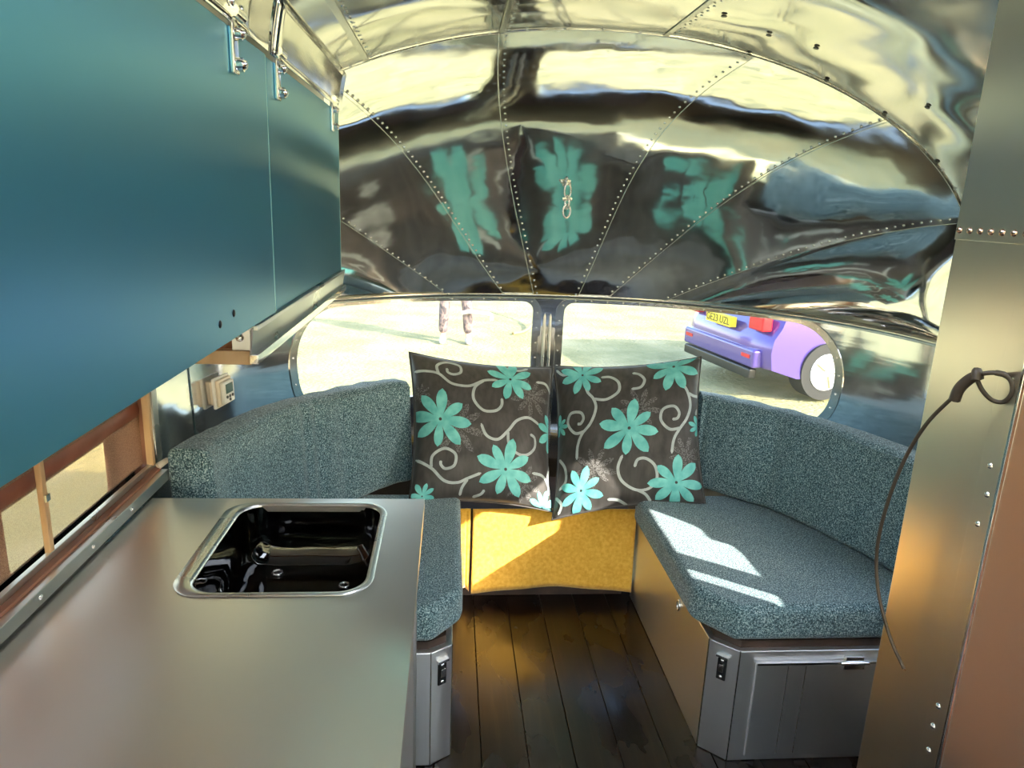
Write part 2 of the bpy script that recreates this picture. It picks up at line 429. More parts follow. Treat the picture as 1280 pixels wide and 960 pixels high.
# rear end cap (behind the camera, seen in the reflections)
back = thing('wall_back',(CX,YR-D,0), kind='structure')
for k in range(7):
    MB().grid(lambda u,v,k=k: cap(k+u,v,False),14,20,flip=True).build('gore_panel','polish',back,solid=-.03)
BW = rrect(rad(-65),rad(65),.62,WZ1,[.14]*4,8)
V,F = holed([(rad(-90),0),(rad(90),0),(rad(90),BELT),(rad(-90),BELT)],[BW],.06)
vs = [low(p.x,p.y,False) for p in V]; fs = []
for f in F:
    f = list(f); n = (vs[f[1]]-vs[f[0]]).cross(vs[f[2]]-vs[f[0]])
    if n.dot(Vector((CX,-.8,vs[f[0]].z))-vs[f[0]]) < 0: f.reverse()
    fs.append(f)
MB().add(vs,fs,True).build('lower_panel','wall_alu',back,solid=-.03)
V,F = holed(BW,[],.08); MB().add([low(p.x,p.y,False) for p in V],F,True).build('window_7','pane',kind='structure')

# side walls with window and door openings  (y, z)
def side_pt(sgn, y, z, out=0.): return Vector((CX+sgn*(wside(z)+out), y, z))
LW = (-.80,1.675,.862,1.27)                              # left window
RWN = (1.185,1.70,.85,1.29)                             # right window beyond the partition
def side_wall(name, sgn, holes, notch=None):
    o = thing(name,(CX+sgn*1.0,.4,0), kind='structure')
    outer = [(YR,0),(Y0,0),(Y0,ZC),(YR,ZC)]
    if notch: outer = [(YR,0),(notch[0],0),(notch[0],notch[3]),(notch[1],notch[3]),(notch[1],0),(Y0,0),(Y0,ZC),(YR,ZC)]
    V,F = holed(outer, holes, .06); vs = [side_pt(sgn,p.x,p.y) for p in V]; fs = []
    for f in F:
        f = list(f); n = (vs[f[1]]-vs[f[0]]).cross(vs[f[2]]-vs[f[0]])
        if n.x*sgn > 0: f.reverse()
        fs.append(f)
    MB().add(vs,fs,True).build('wall_panel','wall_alu',o,solid=-.03)
    return o
wl = side_wall('wall_left',-1,[rrect(*LW,[.004]*4,1)])
wr = side_wall('wall_right',1,[rrect(*RWN,[.03,.20,.07,.05],6)])
# right side window pane and frame
V,F = holed(rrect(*RWN,[.03,.20,.07,.05],6),[],.08); w4 = thing('window_4',side_pt(1,1.47,.862),kind='structure')
MB().add([side_pt(1,p.x,p.y,.015) for p in V],F).build('pane','pane',w4)
MB().box((CX+wside(1.1)-.012,1.265,.84),(CX+wside(1.1)+.02,1.345,1.30)).build('window_bar','frame_alu',w4)  # unseen bar, added to split the sun patch on the seat
MB().tube([side_pt(1,p[0],p[1],.0) for p in resample(rrect(*RWN,[.03,.20,.07,.05],6),.05)],.012,6,True).build('window_frame','frame_alu',w4)

# front windows: frame with rivets, glazing, and the cover strip between them
for k in range(2):
    c = (WIN[k][0]+WIN[k][1])/2
    wn = thing('window_%d'%(k+1), low(c,WZ0), kind='structure')
    V,F = holed(win_outline(k,.012),[],.04)
    MB().add([low(p.x,p.y)-low_n(p.x,p.y)*.014 for p in V],F,True).build('pane','pane_end',wn)
    inn = resample(win_outline(k,-.004),.03); mb = MB(); n = len(inn)
    # flange between an inner and an outer outline
    io = win_outline(k,-.003); oo = win_outline(k,.030); m = len(io)
    if k == 0: oo = [(min(p[0],rad(-.6)),min(p[1],BELT-.006)) for p in oo]
    else: oo = [(max(p[0],rad(2.6)),min(p[1],BELT-.006)) for p in oo]
    vs = []
    for i in range(m):
        for (q,h) in ((io[i],-.014),(io[i],.004),(oo[i],.0035),(oo[i],.0)):
            vs.append(low(*q)+low_n(*q)*h)
    big = []
    # refine long straight runs
    io2=[];oo2=[]
    for i in range(m):
        a,b = Vector(io[i]),Vector(io[(i+1)%m]); a2,b2 = Vector(oo[i]),Vector(oo[(i+1)%m]); kk = max(1,int((b-a).length/.03))
        for j in range(kk): io2.append(a.lerp(b,j/kk)); oo2.append(a2.lerp(b2,j/kk))
    m = len(io2); vs = []
    for i in range(m):
        for (q,h) in ((io2[i],-.016),(io2[i],.004),(oo2[i],.0035),(oo2[i],.0)):
            vs.append(low(q.x,q.y)+low_n(q.x,q.y)*h)
    fs = [(i*4+j,((i+1)%m)*4+j,((i+1)%m)*4+j+1,i*4+j+1) for i in range(m) for j in range(3)]
    MB().add(vs,fs).build('window_frame','frame_alu',wn)
    rb = MB(); mid = [(io2[i]+oo2[i])/2 for i in range(m)]; acc = 0
    for i in range(m):
        acc += (mid[i]-mid[i-1]).length
        if acc > .052: acc = 0; q = mid[i]; rb.dome(low(q.x,q.y)+low_n(q.x,q.y)*.0035,low_n(q.x,q.y),.0045)
    rb.build('rivets','rivet',wn,kind='stuff')
t1 = thing('trim_1',low(0,.45),kind='structure')
yb = low(0,.8).y
MX = CX+.016
MB().box((MX-.038,yb-.006,.45),(MX+.038,yb+.004,BELT-.012)).build('cover_strip','frame_alu',t1,bevel=.002)
for sx in (-1,1): MB().tube([(MX+sx*.012,yb-.007,z) for z in (.45,.8,1.0,BELT-.02)],.0065,8).build('ridge','brushed',t1)

# ------------------------------------------------------------------ left side window (wooden frame, brown screen, rolled blind)
y0,y1,z0,z1 = LW; w3 = thing('window_3',side_pt(-1,.85,z0),kind='structure')
XI = CX-wside(.95)                                      # inside face of the wall there
MB().box((XI-.006,y1-.018,z0),(XI+.010,y1-.004,z1)).build('jamb','wood_pale',w3,bevel=.002)
for ym in (1.225,.72,.22,-.28):
    MB().box((XI-.006,ym-.007,z0-.004),(XI+.005,ym+.007,z1)).build('mullion','wood_pale',w3,bevel=.002)
    MB().box((XI+.005,ym-.006,z0+.10),(XI+.009,ym+.006,z0+.112)).build('catch','frame_alu',w3)
MB().box((XI-.012,y0,z1-.03),(XI+.016,y1,z1)).build('head_rail','wood_pale',w3,bevel=.002)
MB().box((XI-.004,y0,z0-.012),(XI+.006,y1,z0+.004)).build('sill_track','brushed',w3,bevel=.001)
MB().box((XI+.006,y0,z0-.020),(XI+.020,y1,z0-.008)).build('sill_channel','brown_frame',w3,bevel=.001)
MB().box((XI+.020,y0,z0-.040),(XI+.036,y1,z0-.014)).build('sill_rail','brushed',w3,bevel=.0015)
for y in (.95,1.12,1.3,1.47): MB().dome((XI+.036,y,z0-.026),(1,0,0),.005).build('rail_screw','rivet',w3)
MB().add([(XI-.02,y0,z0),(XI-.02,y1,z0),(XI-.02,y1,z1),(XI-.02,y0,z1)],[(0,1,2,3)]).build('insect_screen','screen',w3)
MB().cyl((XI-.052,y0,.998),(XI-.052,y1-.006,.998),.036,seg=16).build('rolled_blind','blind',w3)
# hinged outer sashes, brown with rounded openings
MB().box((XI-.105,y1-.003,z0-.14),(XI-.010,y1+.012,z1+.01)).build('outer_reveal','brown_frame',w3)
for a,b in ((1.215,1.672),(.71,1.205),(.21,.70),(-.29,.20),(-.79,-.30)):
    h = rrect(a+.030,b-.030,z0-.075,1.005,[.035]*4,6)
    V,F = holed([(a,z0-.14),(b,z0-.14),(b,z1+.01),(a,z1+.01)],[h],.06)
    MB().add([(XI-.092,p.x,p.y) for p in V],F).build('outer_sash','brown_frame',w3,solid=.006)
    V,F = holed(rrect(a+.02,b-.02,z0-.085,1.02,[.03]*4,4),[],.2)
    MB().add([(XI-.10,p.x,p.y) for p in V],F).build('pane','pane',w3)
MB().box((XI-.09,y0,z0-.15),(XI-.035,y1,z0-.138)).build('outer_sill','brown_frame',w3)
MB().tube([(XI+.016,y1-.01,z0-.004),(XI+.03,y1+.01,z0+.004),(XI+.045,y1+.028,z0+.002),(XI+.052,y1+.040,z0-.004),(XI+.060,y1+.044,z0+.004),(XI+.060,y1+.040,z0+.012)],[.008,.007,.006,.004,.004,.003],8).build('stay_hook','plastic',w3)
t2 = MB().box((XI-.004,y1+.02,.5),(XI+.004,y1+.05,1.30)).build('trim_2','brushed',bevel=.001,kind='structure')

# ------------------------------------------------------------------ partition beside the door
PX = .85; PY0,PY1 = .965,1.172
wp = thing('wall_partition',(PX,1.07,0),kind='structure')
arc = [(CX+prof(rad(a))[0]-.002,0,prof(rad(a))[1]-.002) for a in range(65,-1,-5)]
arc = [p for p in arc if p[0] > PX+.01]
ztop = ZC+B*math.sqrt(1-((PX-CX)/A)**2)
poly = [(PX,0,0),(PX,0,ztop-.001)]+arc+[(CX+wside(z)-.004,0,z) for z in (1.0,.6,.3,0)]
MB().prism(poly,(0,PY0,0),(0,PY1,0)).build('partition_body','post_alu',wp,bevel=.006,seg=3)
MB().box((PX-.0025,PY0+.002,0),(PX+.001,PY0+.045,1.47)).build('edge_flange','post_alu',wp,bevel=.001)
MB().box((PX-.004,PY0-.003,0),(PX+.002,PY0+.003,ztop-.004)).build('corner_bead','chrome',wp,bevel=.001)
MB().box((PX-.003,PY0+.003,1.468),(PX+.001,PY1-.004,ztop-.003)).build('upper_sheet','post_alu',wp,bevel=.001)
for z,y in ((1.129,.990),(1.083,.984),(1.03,.990),(.69,.99),(.648,.992),(.60,.990),(.42,.992)):
    MB().dome((PX-.0025,y,z),(-1,0,0),.0055,.004).build('screw','chrome',wp)
for k in range(8): MB().dome((PX-.003,PY0+.025+k*.024,1.484),(-1,0,0),.006,.005).build('screw','copper_edge',wp)

# closed entrance door on the right, behind the camera's shoulder
d1 = thing('door_1',(CX+1.0,.3,0),kind='structure')
MB().grid(lambda u,v: side_pt(1,-.35+.95*u,.02+1.28*v,-.02),4,10).build('door_leaf','wood_red',d1,solid=.012)
MB().box((CX+.98,-.28,.78),(CX+1.06,-.25,.90)).build('door_handle','chrome',d1,bevel=.004)
# ------------------------------------------------------------------ outdoors: lawn
GZ = -.45
MB().grid(lambda u,v: Vector((-45+90*u,-40+90*v,GZ+.05*noise.noise(Vector((u*20,v*20,0))))),90,90).build('lawn','grass',kind='structure')

# ------------------------------------------------------------------ kitchen: unit, worktop, sink
KZ = .815; KX0,KX1 = CX-wside(.8)+.028, -.052; KY0,KY1 = -.35,1.577
ku = thing('kitchen_unit',(-.35,.6,0),'bare aluminium kitchen unit carrying the worktop beside the side window','kitchen unit')
MB().box((KX1-.034,KY0+.01,0),(KX1-.022,KY1-.012,KZ-.026)).build('front_panel','bench_alu',ku,bevel=.002)
MB().box((CX-wside(0)+.02,KY1-.024,0),(KX1-.034,KY1-.012,KZ-.026)).build('end_panel','bench_alu',ku)
MB().box((CX-wside(0)+.02,KY0+.01,0),(KX1-.034,KY0+.022,KZ-.026)).build('end_panel','bench_alu',ku)
MB().box((KX1-.023,KY1-.045,0),(KX1-.016,KY1-.010,KZ-.026)).build('corner_angle','brushed',ku,bevel=.001)
SX0,SX1,SY0,SY1 = -.487,-.132,1.150,1.548
sink_out = rrect(SX0,SX1,SY0,SY1,[.06,.06,.06,.06],8)
hole = rrect(SX0+.012,SX1-.012,SY0+.012,SY1-.012,[.05]*4,8)
V,F = holed([(KX0,KY0),(KX1,KY0),(KX1,KY1),(KX0,KY1)],[hole],.05)
wt = MB(); wt.add([(p.x,p.y,KZ) for p in V],F)
wo = wt.build('worktop','worktop_alu',solid=-.024, label='brushed aluminium kitchen worktop with an inset sink under the side window', cat='worktop')
sk = thing('sink',((SX0+SX1)/2,(SY0+SY1)/2,KZ-.13),'small rounded polished steel sink with a pale rim set in the worktop','sink')
def loop(x0,x1,ya,yb,r,z): return [Vector((p[0],p[1],z)) for p in rrect(x0,x1,ya,yb,[r]*4,8)]
ix0,ix1,iy0,iy1 = SX0+.032,SX1-.014,SY0+.012,SY1-.010
loops = [loop(SX0,SX1,SY0,SY1,.06,KZ+.0005),loop(SX0+.002,SX1-.002,SY0+.002,SY1-.002,.058,KZ+.004),loop(ix0-.006,ix1+.006,iy0-.005,iy1+.005,.054,KZ+.004),loop(ix0,ix1,iy0,iy1,.05,KZ+.002),loop(ix0+.001,ix1-.001,iy0+.001,iy1-.001,.05,KZ-.006)]
def loft(ls):
    m = len(ls[0]); mb = MB(); vs = [q for l in ls for q in l]
    return mb.add(vs,[(a*m+i,a*m+(i+1)%m,(a+1)*m+(i+1)%m,(a+1)*m+i) for a in range(len(ls)-1) for i in range(m)],True)
loft(loops).build('rim','brushed',sk)
bl = [loop(ix0+.001,ix1-.001,iy0+.001,iy1-.001,.05,KZ-.003),loop(ix0+.006,ix1-.006,iy0+.006,iy1-.006,.05,KZ-.06),loop(ix0+.012,ix1-.012,iy0+.012,iy1-.012,.05,KZ-.105),loop(ix0+.03,ix1-.03,iy0+.03,iy1-.03,.045,KZ-.126),loop(ix0+.06,ix1-.06,iy0+.06,iy1-.06,.03,KZ-.130)]
lb = loft(bl); m = len(bl[0]); lb.add(bl[-1],[list(range(m))],True); lb.build('bowl','sink_steel',sk)
for (px,py) in ((ix0+.085,iy1-.075),(ix0+.075,iy0+.16),(ix1-.07,iy1-.13)):
    MB().tube([(px+.011*math.cos(a*math.pi/6),py+.011*math.sin(a*math.pi/6),KZ-.127) for a in range(12)],.003,6,True).build('fixing_ring','chrome',sk)
MB().tube([(CXs+.022*math.cos(a*math.pi/8),cys+.022*math.sin(a*math.pi/8),KZ-.129) for CXs,cys in [((ix0+ix1)/2+.02,(iy0+iy1)/2-.06)] for a in range(16)],.003,6,True).build('drain_ring','chrome',sk)

# ------------------------------------------------------------------ overhead cabinets
XD = -.30
def hinge(parent, y, z, XD):
    """clamp hinge: strap down the door face with hex bolts and a knuckle on the rail"""
    h = MB().box((XD,y-.011,z-.062),(XD+.007,y+.011,z+.012)).build('hinge','chrome',parent,bevel=.002)
    MB().cyl((XD+.010,y-.02,z+.012),(XD+.010,y+.02,z+.012),.008,seg=10).build('knuckle','chrome',h)
    for dz in (-.012,-.050):
        b = MB().cyl((XD+.006,y,z+dz),(XD+.015,y,z+dz),.009,seg=6); b.dome((XD+.015,y,z+dz),(1,0,0),.007,.006)
        b.cyl((XD+.008,y+.004,z+dz),(XD+.008,y+.02,z+dz),.005,seg=8); b.build('bolt','chrome',h)
    MB().box((XD-.004,y-.030,z+.016),(XD+.010,y+.030,z+.026)).build('leaf','chrome',h,bevel=.002)
    MB().dome((XD+.010,y+.02,z+.021),(1,0,0),.006).build('bolt','chrome',h); MB().dome((XD+.010,y-.02,z+.021),(1,0,0),.006).build('bolt','chrome',h)
def cabinet(ya, yb, prd, label, hy, extra):
    o = thing('overhead_cabinet',(XD-.18,(ya+yb)/2,1.30),label,'cabinet','teal overhead cabinets')
    xs = [XD-.03-k*.3/8 for k in range(9)]
    arc_ = [(x_,0,ZC+B*math.sqrt(max(0,1-((x_-CX)/A)**2))-.004) for x_ in xs]
    poly = [(XD-.03,0,1.318)]+arc_+[(CX-wside(1.318)+.004,0,1.45),(CX-wside(1.318)+.006,0,1.318)]
    poly = [p for p in poly if p[0] >= CX-wside(1.318)+.003]
    MB().prism(poly,(0,ya+.002,0),(0,yb-.002,0)).build('body','bench_alu',o)
    d = MB().box((XD-.003,ya,1.305),(XD+prd,yb,1.708)).build('door','cab_teal',o,bevel=.0015)
    MB().box((XD-.003,yb-.0015,1.306),(XD+prd+.0006,yb+.0006,1.707)).build('edge_trim','cab_edge',d)
    # polished rail that carries the hinges, curving into the roof
    def rail(u,v):
        t = v; x_ = XD+.010+.002*math.sin(t*3)+.014*t*t; z_ = 1.712+.085*t
        zr = ZC+B*math.sqrt(1-((x_-CX)/A)**2)-.003
        return Vector((x_,ya+.003+(yb-ya-.006)*u,min(z_,zr)))
    MB().grid(rail,12,8).build('hinge_rail','roof_polish',o,solid=.004)
    for y in hy: hinge(o,y,1.712,XD+prd)
    for (y,z) in extra: MB().dome((XD+prd,y,z),(1,0,0),.0055,.002).build('screw_hole','black',d)
    return o
cabinet(1.246,1.985,.004,'narrow teal overhead cabinet next to the riveted end cap',(1.305,1.87),())
cabinet(-.25,1.224,.008,'long teal overhead cabinet above the worktop and side window',(1.045,.2),((.93,1.335),(.99,1.340)))
# polished rail bolt heads along the top
vl = thing('light_valance',(XD-.05,1.62,1.25),'sloping polished aluminium valance under the narrow overhead cabinet','valance')
def slope(u,v): return Vector((XD+.004-.012*v, 1.095+(2.06-1.095)*u+.03*v, 1.300-.048*v))
MB().grid(slope,4,2,smooth=False).build('fascia','brushed',vl,solid=.003)
MB().box((XD-.012,1.125,1.238),(XD+.002,2.09,1.253)).build('lip','chrome',vl,bevel=.001)
MB().box((XD-.34,1.128,1.236),(XD-.010,1.150,1.258)).build('batten','wood_pale',vl,bevel=.001)
MB().box((XD-.34,1.150,1.240),(XD-.030,1.165,1.300)).build('end_board','wood_red',vl)
MB().box((XD-.040,1.135,1.258),(XD-.012,1.15,1.300)).build('bracket','bench_alu',vl)
MB().dome((XD-.028,1.135,1.278),(0,-1,0),.007).build('screw','chrome',vl)
MB().box((XD-.006,1.10,1.296),(XD+.010,2.0,1.304)).build('top_flange','brushed',vl,bevel=.001)

# ------------------------------------------------------------------ thermostat on the left wall
al,z = rad(-80.5),.925; P = low(al,z); n = low_n(al,z); up = Vector((0,0,1)); ty = up.cross(n).normalized(); up = n.cross(ty)
M = Matrix(((ty.x,up.x,n.x,P.x),(ty.y,up.y,n.y,P.y),(ty.z,up.z,n.z,P.z),(0,0,0,1)))
th_ = thing('thermostat',P,'cream wall thermostat with a small grey screen above the back cushion','thermostat')
MB(M).box((-.036,-.036,0),(.036,.036,.012)).build('back_box','plastic',th_,bevel=.003)
MB(M).box((-.046,-.046,.012),(.046,.046,.020)).build('plate','plastic_white',th_,bevel=.003)
MB(M).prism([(-.040,-.040,.020),(.040,-.040,.020),(.040,.040,.020),(-.040,.040,.020)],(0,0,0),(0,0,.010)).build('shroud','plastic',th_,bevel=.004)
MB(M).box((-.032,-.034,.030),(.032,.032,.042)).build('face','plastic_white',th_,bevel=.004)
MB(M).box((-.020,-.004,.0405),(.022,.024,.0435)).build('display','lcd',th_,bevel=.001)
for (a,b) in ((-.016,-.014),(0,-.014),(.016,-.014),(0,-.024)): MB(M).cyl((a,b,.041),(a,b,.0445),.0045,seg=10).build('button','key',th_)

# ------------------------------------------------------------------ benches
def latch(parent, c, nrm):
    nrm = Vector(nrm).normalized(); t = Vector((0,0,1)).cross(nrm).normalized(); c = Vector(c)
    M = Matrix(((t.x,0,nrm.x,c.x),(t.y,0,nrm.y,c.y),(0,1,nrm.z,c.z),(0,0,0,1)))
    l = MB(M).box((-.013,-.036,-.0005),(.013,.036,.005)).build('slide_latch','black',parent,bevel=.002)
    MB(M).box((-.017,.034,0),(.017,.042,.012)).build('catch_lip','chrome',l,bevel=.001)
    MB(M).box((-.007,-.010,.004),(.007,.014,.010)).build('slider','frame_alu',l,bevel=.001)
    for zz in (-.026,.025): MB(M).dome((0,zz,.005),(0,0,1),.005).build('screw','chrome',l)
def bench(sgn, xi, xc, yi, yf, xo, label):
    """sgn +1: right bench.  xi inner side, chamfer to xc, front at yf"""
    o = thing('bench_base',((xi+xo)/2,2.05,0),label,'bench','aluminium bench bases')
    def wl_(y,z=.0): 
        if y <= Y0: return CX+sgn*(wside(z)-.01)
        return CX+sgn*(wside(z)-.01)*math.sqrt(max(0,1-((y-Y0)/(D-.01))**2))
    back_ = [(wl_(y),y) for y in (2.50,2.35,2.2,2.05,1.9)]
    poly = [(xi,yi),(xi,2.50)]+back_+[(wl_(yf),yf),(xc,yf)]
    if sgn < 0: poly = poly[::-1]
    ht = .352
    MB().prism([(p[0],p[1],0) for p in poly],(0,0,.002),(0,0,ht)).build('body','bench_alu',o,bevel=.003)
    g = .018
    MB().prism([(p[0],p[1],0) for p in ([(xi+sgn*g,yi+.01),(xi+sgn*g,2.48)]+[(p[0]-sgn*.02,p[1]-.01) for p in back_]+[(wl_(yf)-sgn*.02,yf+g),(xc+sgn*.008,yf+g)])],(0,0,ht-.001),(0,0,ht+.022)).build('seat_board','wood_board',o)
    c = Vector(((xi+xc)/2,(yi+yf)/2,.282)); nr = Vector((yf-yi, -(xc-xi),0)).normalized()
    if nr.y > 0: nr = -nr
    latch(o,c,nr)
    for q in ((xi,yi),(xc,yf)): MB().box((q[0]-.0015,q[1]-.0015,.004),(q[0]+.0015,q[1]+.0015,ht)).build('corner_edge','frame_alu',o)
    return o,poly
bR,_ = bench(1,.730,.795,1.690,1.630,1.40,'aluminium bench base with a hinged front flap beside the metal partition')
bL,_ = bench(-1,.022,-.034,1.682,1.644,-.6,'aluminium bench base with a black slide latch beside the kitchen unit')
fl = MB().box((.842,1.622,.022),(1.36,1.6305,.318)).build('front_flap','bench_alu',bR,bevel=.002)
for xx in (.93,.98): MB().box((xx,1.6212,.03),(xx+.002,1.6222,.31)).build('crease','frame_alu',fl)
hg = MB().box((1.085,1.616,.300),(1.145,1.622,.318)).build('flap_hinge','chrome',fl,bevel=.001)
MB().cyl((1.075,1.615,.320),(1.155,1.615,.320),.005,seg=8).build('pin','chrome',hg)
MB().box((1.09,1.617,.320),(1.14,1.630,.338)).build('upper_leaf','frame_alu',hg,bevel=.001)
MB().box((.842,1.618,.316),(1.36,1.628,.322)).build('flap_bead','chrome',fl)
MB().tube([(.7275,1.945+.011*math.cos(a*math.pi/6),.30+.017*math.sin(a*math.pi/6)) for a in range(12)],.0035,6,True).build('finger_pull','chrome',bR)
bM = thing('middle_bench',(CX,2.66,0),'low middle bench behind the yellow curtain under the cushions','bench')
ped = [(.055,2.515),(.055,2.79),(.39,2.845),(.70,2.79),(.70,2.515)]
MB().prism([(p[0],p[1],0) for p in ped][::-1],(0,0,.002),(0,0,.352)).build('body','wood_board',bM)
MB().prism([(p[0],p[1]-(.012 if p[1]<2.6 else 0),0) for p in ped][::-1],(0,0,.352),(0,0,.372)).build('seat_board','wood_board',bM)

# ------------------------------------------------------------------ upholstery
def cushion(name, poly, z0, z1, label, group):
    o = MB().prism([(p[0],p[1],0) for p in poly],(0,0,z0),(0,0,z1))
    # world vertices stay, but finer: bevel rounds the edges
    ob = o.build(name,'tweed',bevel=.026,seg=5,label=label,cat='cushion',group=group)
    return ob
def wlx(sgn,y,ins):
    wv = wside(.5)-ins
    return CX+sgn*wv*(1 if y <= Y0 else math.sqrt(max(0,1-((y-Y0)/(D-ins))**2)))
rp = [(.688,2.40),(.688,1.745),(.775,1.632)]+[(wlx(1,y,.04),y) for y in (1.632,1.85,2.05,2.2,2.3,2.40)]
cushion('seat_cushion',rp,.376,.482,'blue tweed seat cushion with bright sun patches on top','blue tweed seat cushions')
lp = [(.048,2.40),(.048,1.745),(-.03,1.645)]+[(wlx(-1,y,.04),y) for y in (1.645,1.85,2.05,2.2,2.3,2.40)]
cushion('seat_cushion',lp[::-1],.376,.482,'blue tweed seat cushion half hidden behind the worktop end','blue tweed seat cushions')
def backrest(path, ztop, label, creases=(), T=.115, z0=.484):
    """swept back cushion: path = plan points of its front foot, ztop = heights along it, side chosen by the wall"""
    pp = crom([(p[0],p[1],0) for p in path],22); n = len(pp)
    prof_ = []                                          # (offset back, height fraction) round-cornered section
    for (cx_,cz_,a0) in ((.025,.03,180),(T-.025,.03,270),(T-.035,1-.03,0),(.030,1-.03,90)):
        for k in range(5):
            a = rad(a0+90*k/4); prof_.append((cx_+.025*math.cos(a), cz_*1.0, .025*math.sin(a)))
    vs = []
    m = len(prof_)
    for i,p in enumerate(pp):
        t = (pp[min(i+1,n-1)]-pp[max(i-1,0)]).normalized(); nb = Vector((t.y,-t.x,0))
        if nb.dot(Vector((CX,1.9,0))-p) > 0: nb = -nb   # towards the wall
        f = i/(n-1); zt = ztop[0]+(ztop[1]-ztop[0])*f
        e = min(1,min(i,n-1-i)/4.0); sh = .82+.18*math.sqrt(max(0,1-(1-e)**2))
        wr_ = .006*noise.noise(Vector((f*14,2.3,ztop[0]*9)))+sum(.010*math.exp(-((f-c0)/.022)**2) for c0 in creases)
        for (ob_,fz,dz) in prof_:
            zz = z0+.025+(zt-z0-.05)*(0 if fz < .5 else 1)+dz
            if fz > .5: zz += .004*noise.noise(Vector((f*22,ob_*20,1)))
            lean = .030*(zz-z0)/(zt-z0)
            oo = (ob_-T/2)*sh+T/2
            vs.append(p+nb*(oo+lean*0.6+(wr_ if ob_ < T/2 else 0))+Vector((0,0,zz)))
    fs = [(i*m+j,(i+1)*m+j,(i+1)*m+(j+1)%m,i*m+(j+1)%m) for i in range(n-1) for j in range(m)]
    mb = MB().add(vs,fs,True); mb.add(vs[:m],[list(range(m))],True); mb.add(vs[-m:],[list(range(m))[::-1]],True)
    ob = mb.build('back_cushion','tweed',label=label,cat='cushion',group='blue tweed back cushions')
    bmx = bmesh.new(); bmx.from_mesh(ob.data); bmesh.ops.remove_doubles(bmx,verts=bmx.verts,dist=1e-5); bmesh.ops.recalc_face_normals(bmx,faces=bmx.faces); bmx.to_mesh(ob.data); bmx.free()
    # piping along the top front edge
    pv = [vs[i*m+m-2] for i in range(1,n-1)]
    MB().tube(pv,.0028,6).build('piping','tweed',ob)
    return ob
backrest([(1.33,1.64),(1.305,1.80),(1.22,2.06),(1.125,2.235),(.96,2.425),(.925,2.455)],(.835,.835),'blue tweed back cushion curving round above the sun-patched seat',(.62,))
backrest([(-.545,1.655),(-.53,1.80),(-.46,2.05),(-.37,2.22),(-.22,2.42),(-.122,2.502)],(.905,.855),'blue tweed back cushion with creases, standing behind the worktop',(.50,.56,.66))

# yellow curtain in two pieces
def curtain(x0, x1, za, zb, amp, label, ph):
    def fn(u,v):
        x = x0+(x1-x0)*u; k = (1-v)
        return Vector((x, 2.478-amp*(.3+.7*k)*(math.sin(u*7+ph)+.4*math.sin(u*17+ph*2))-.012*k, zb-.014*math.sin(u*math.pi)*0+ (za-zb)*v + (k*(.016*math.sin(u*math.pi)))))
    return MB().grid(fn,60,16).build('curtain','yellow',solid=.004,label=label,cat='curtain',group='yellow curtains under the middle bench')
curtain(.098,.722,.386,.045,.009,'wide yellow curtain hanging under the two flowered pillows',1.1)
curtain(.052,.090,.386,.050,.004,'narrow yellow curtain strip beside the wide yellow curtain',.3)

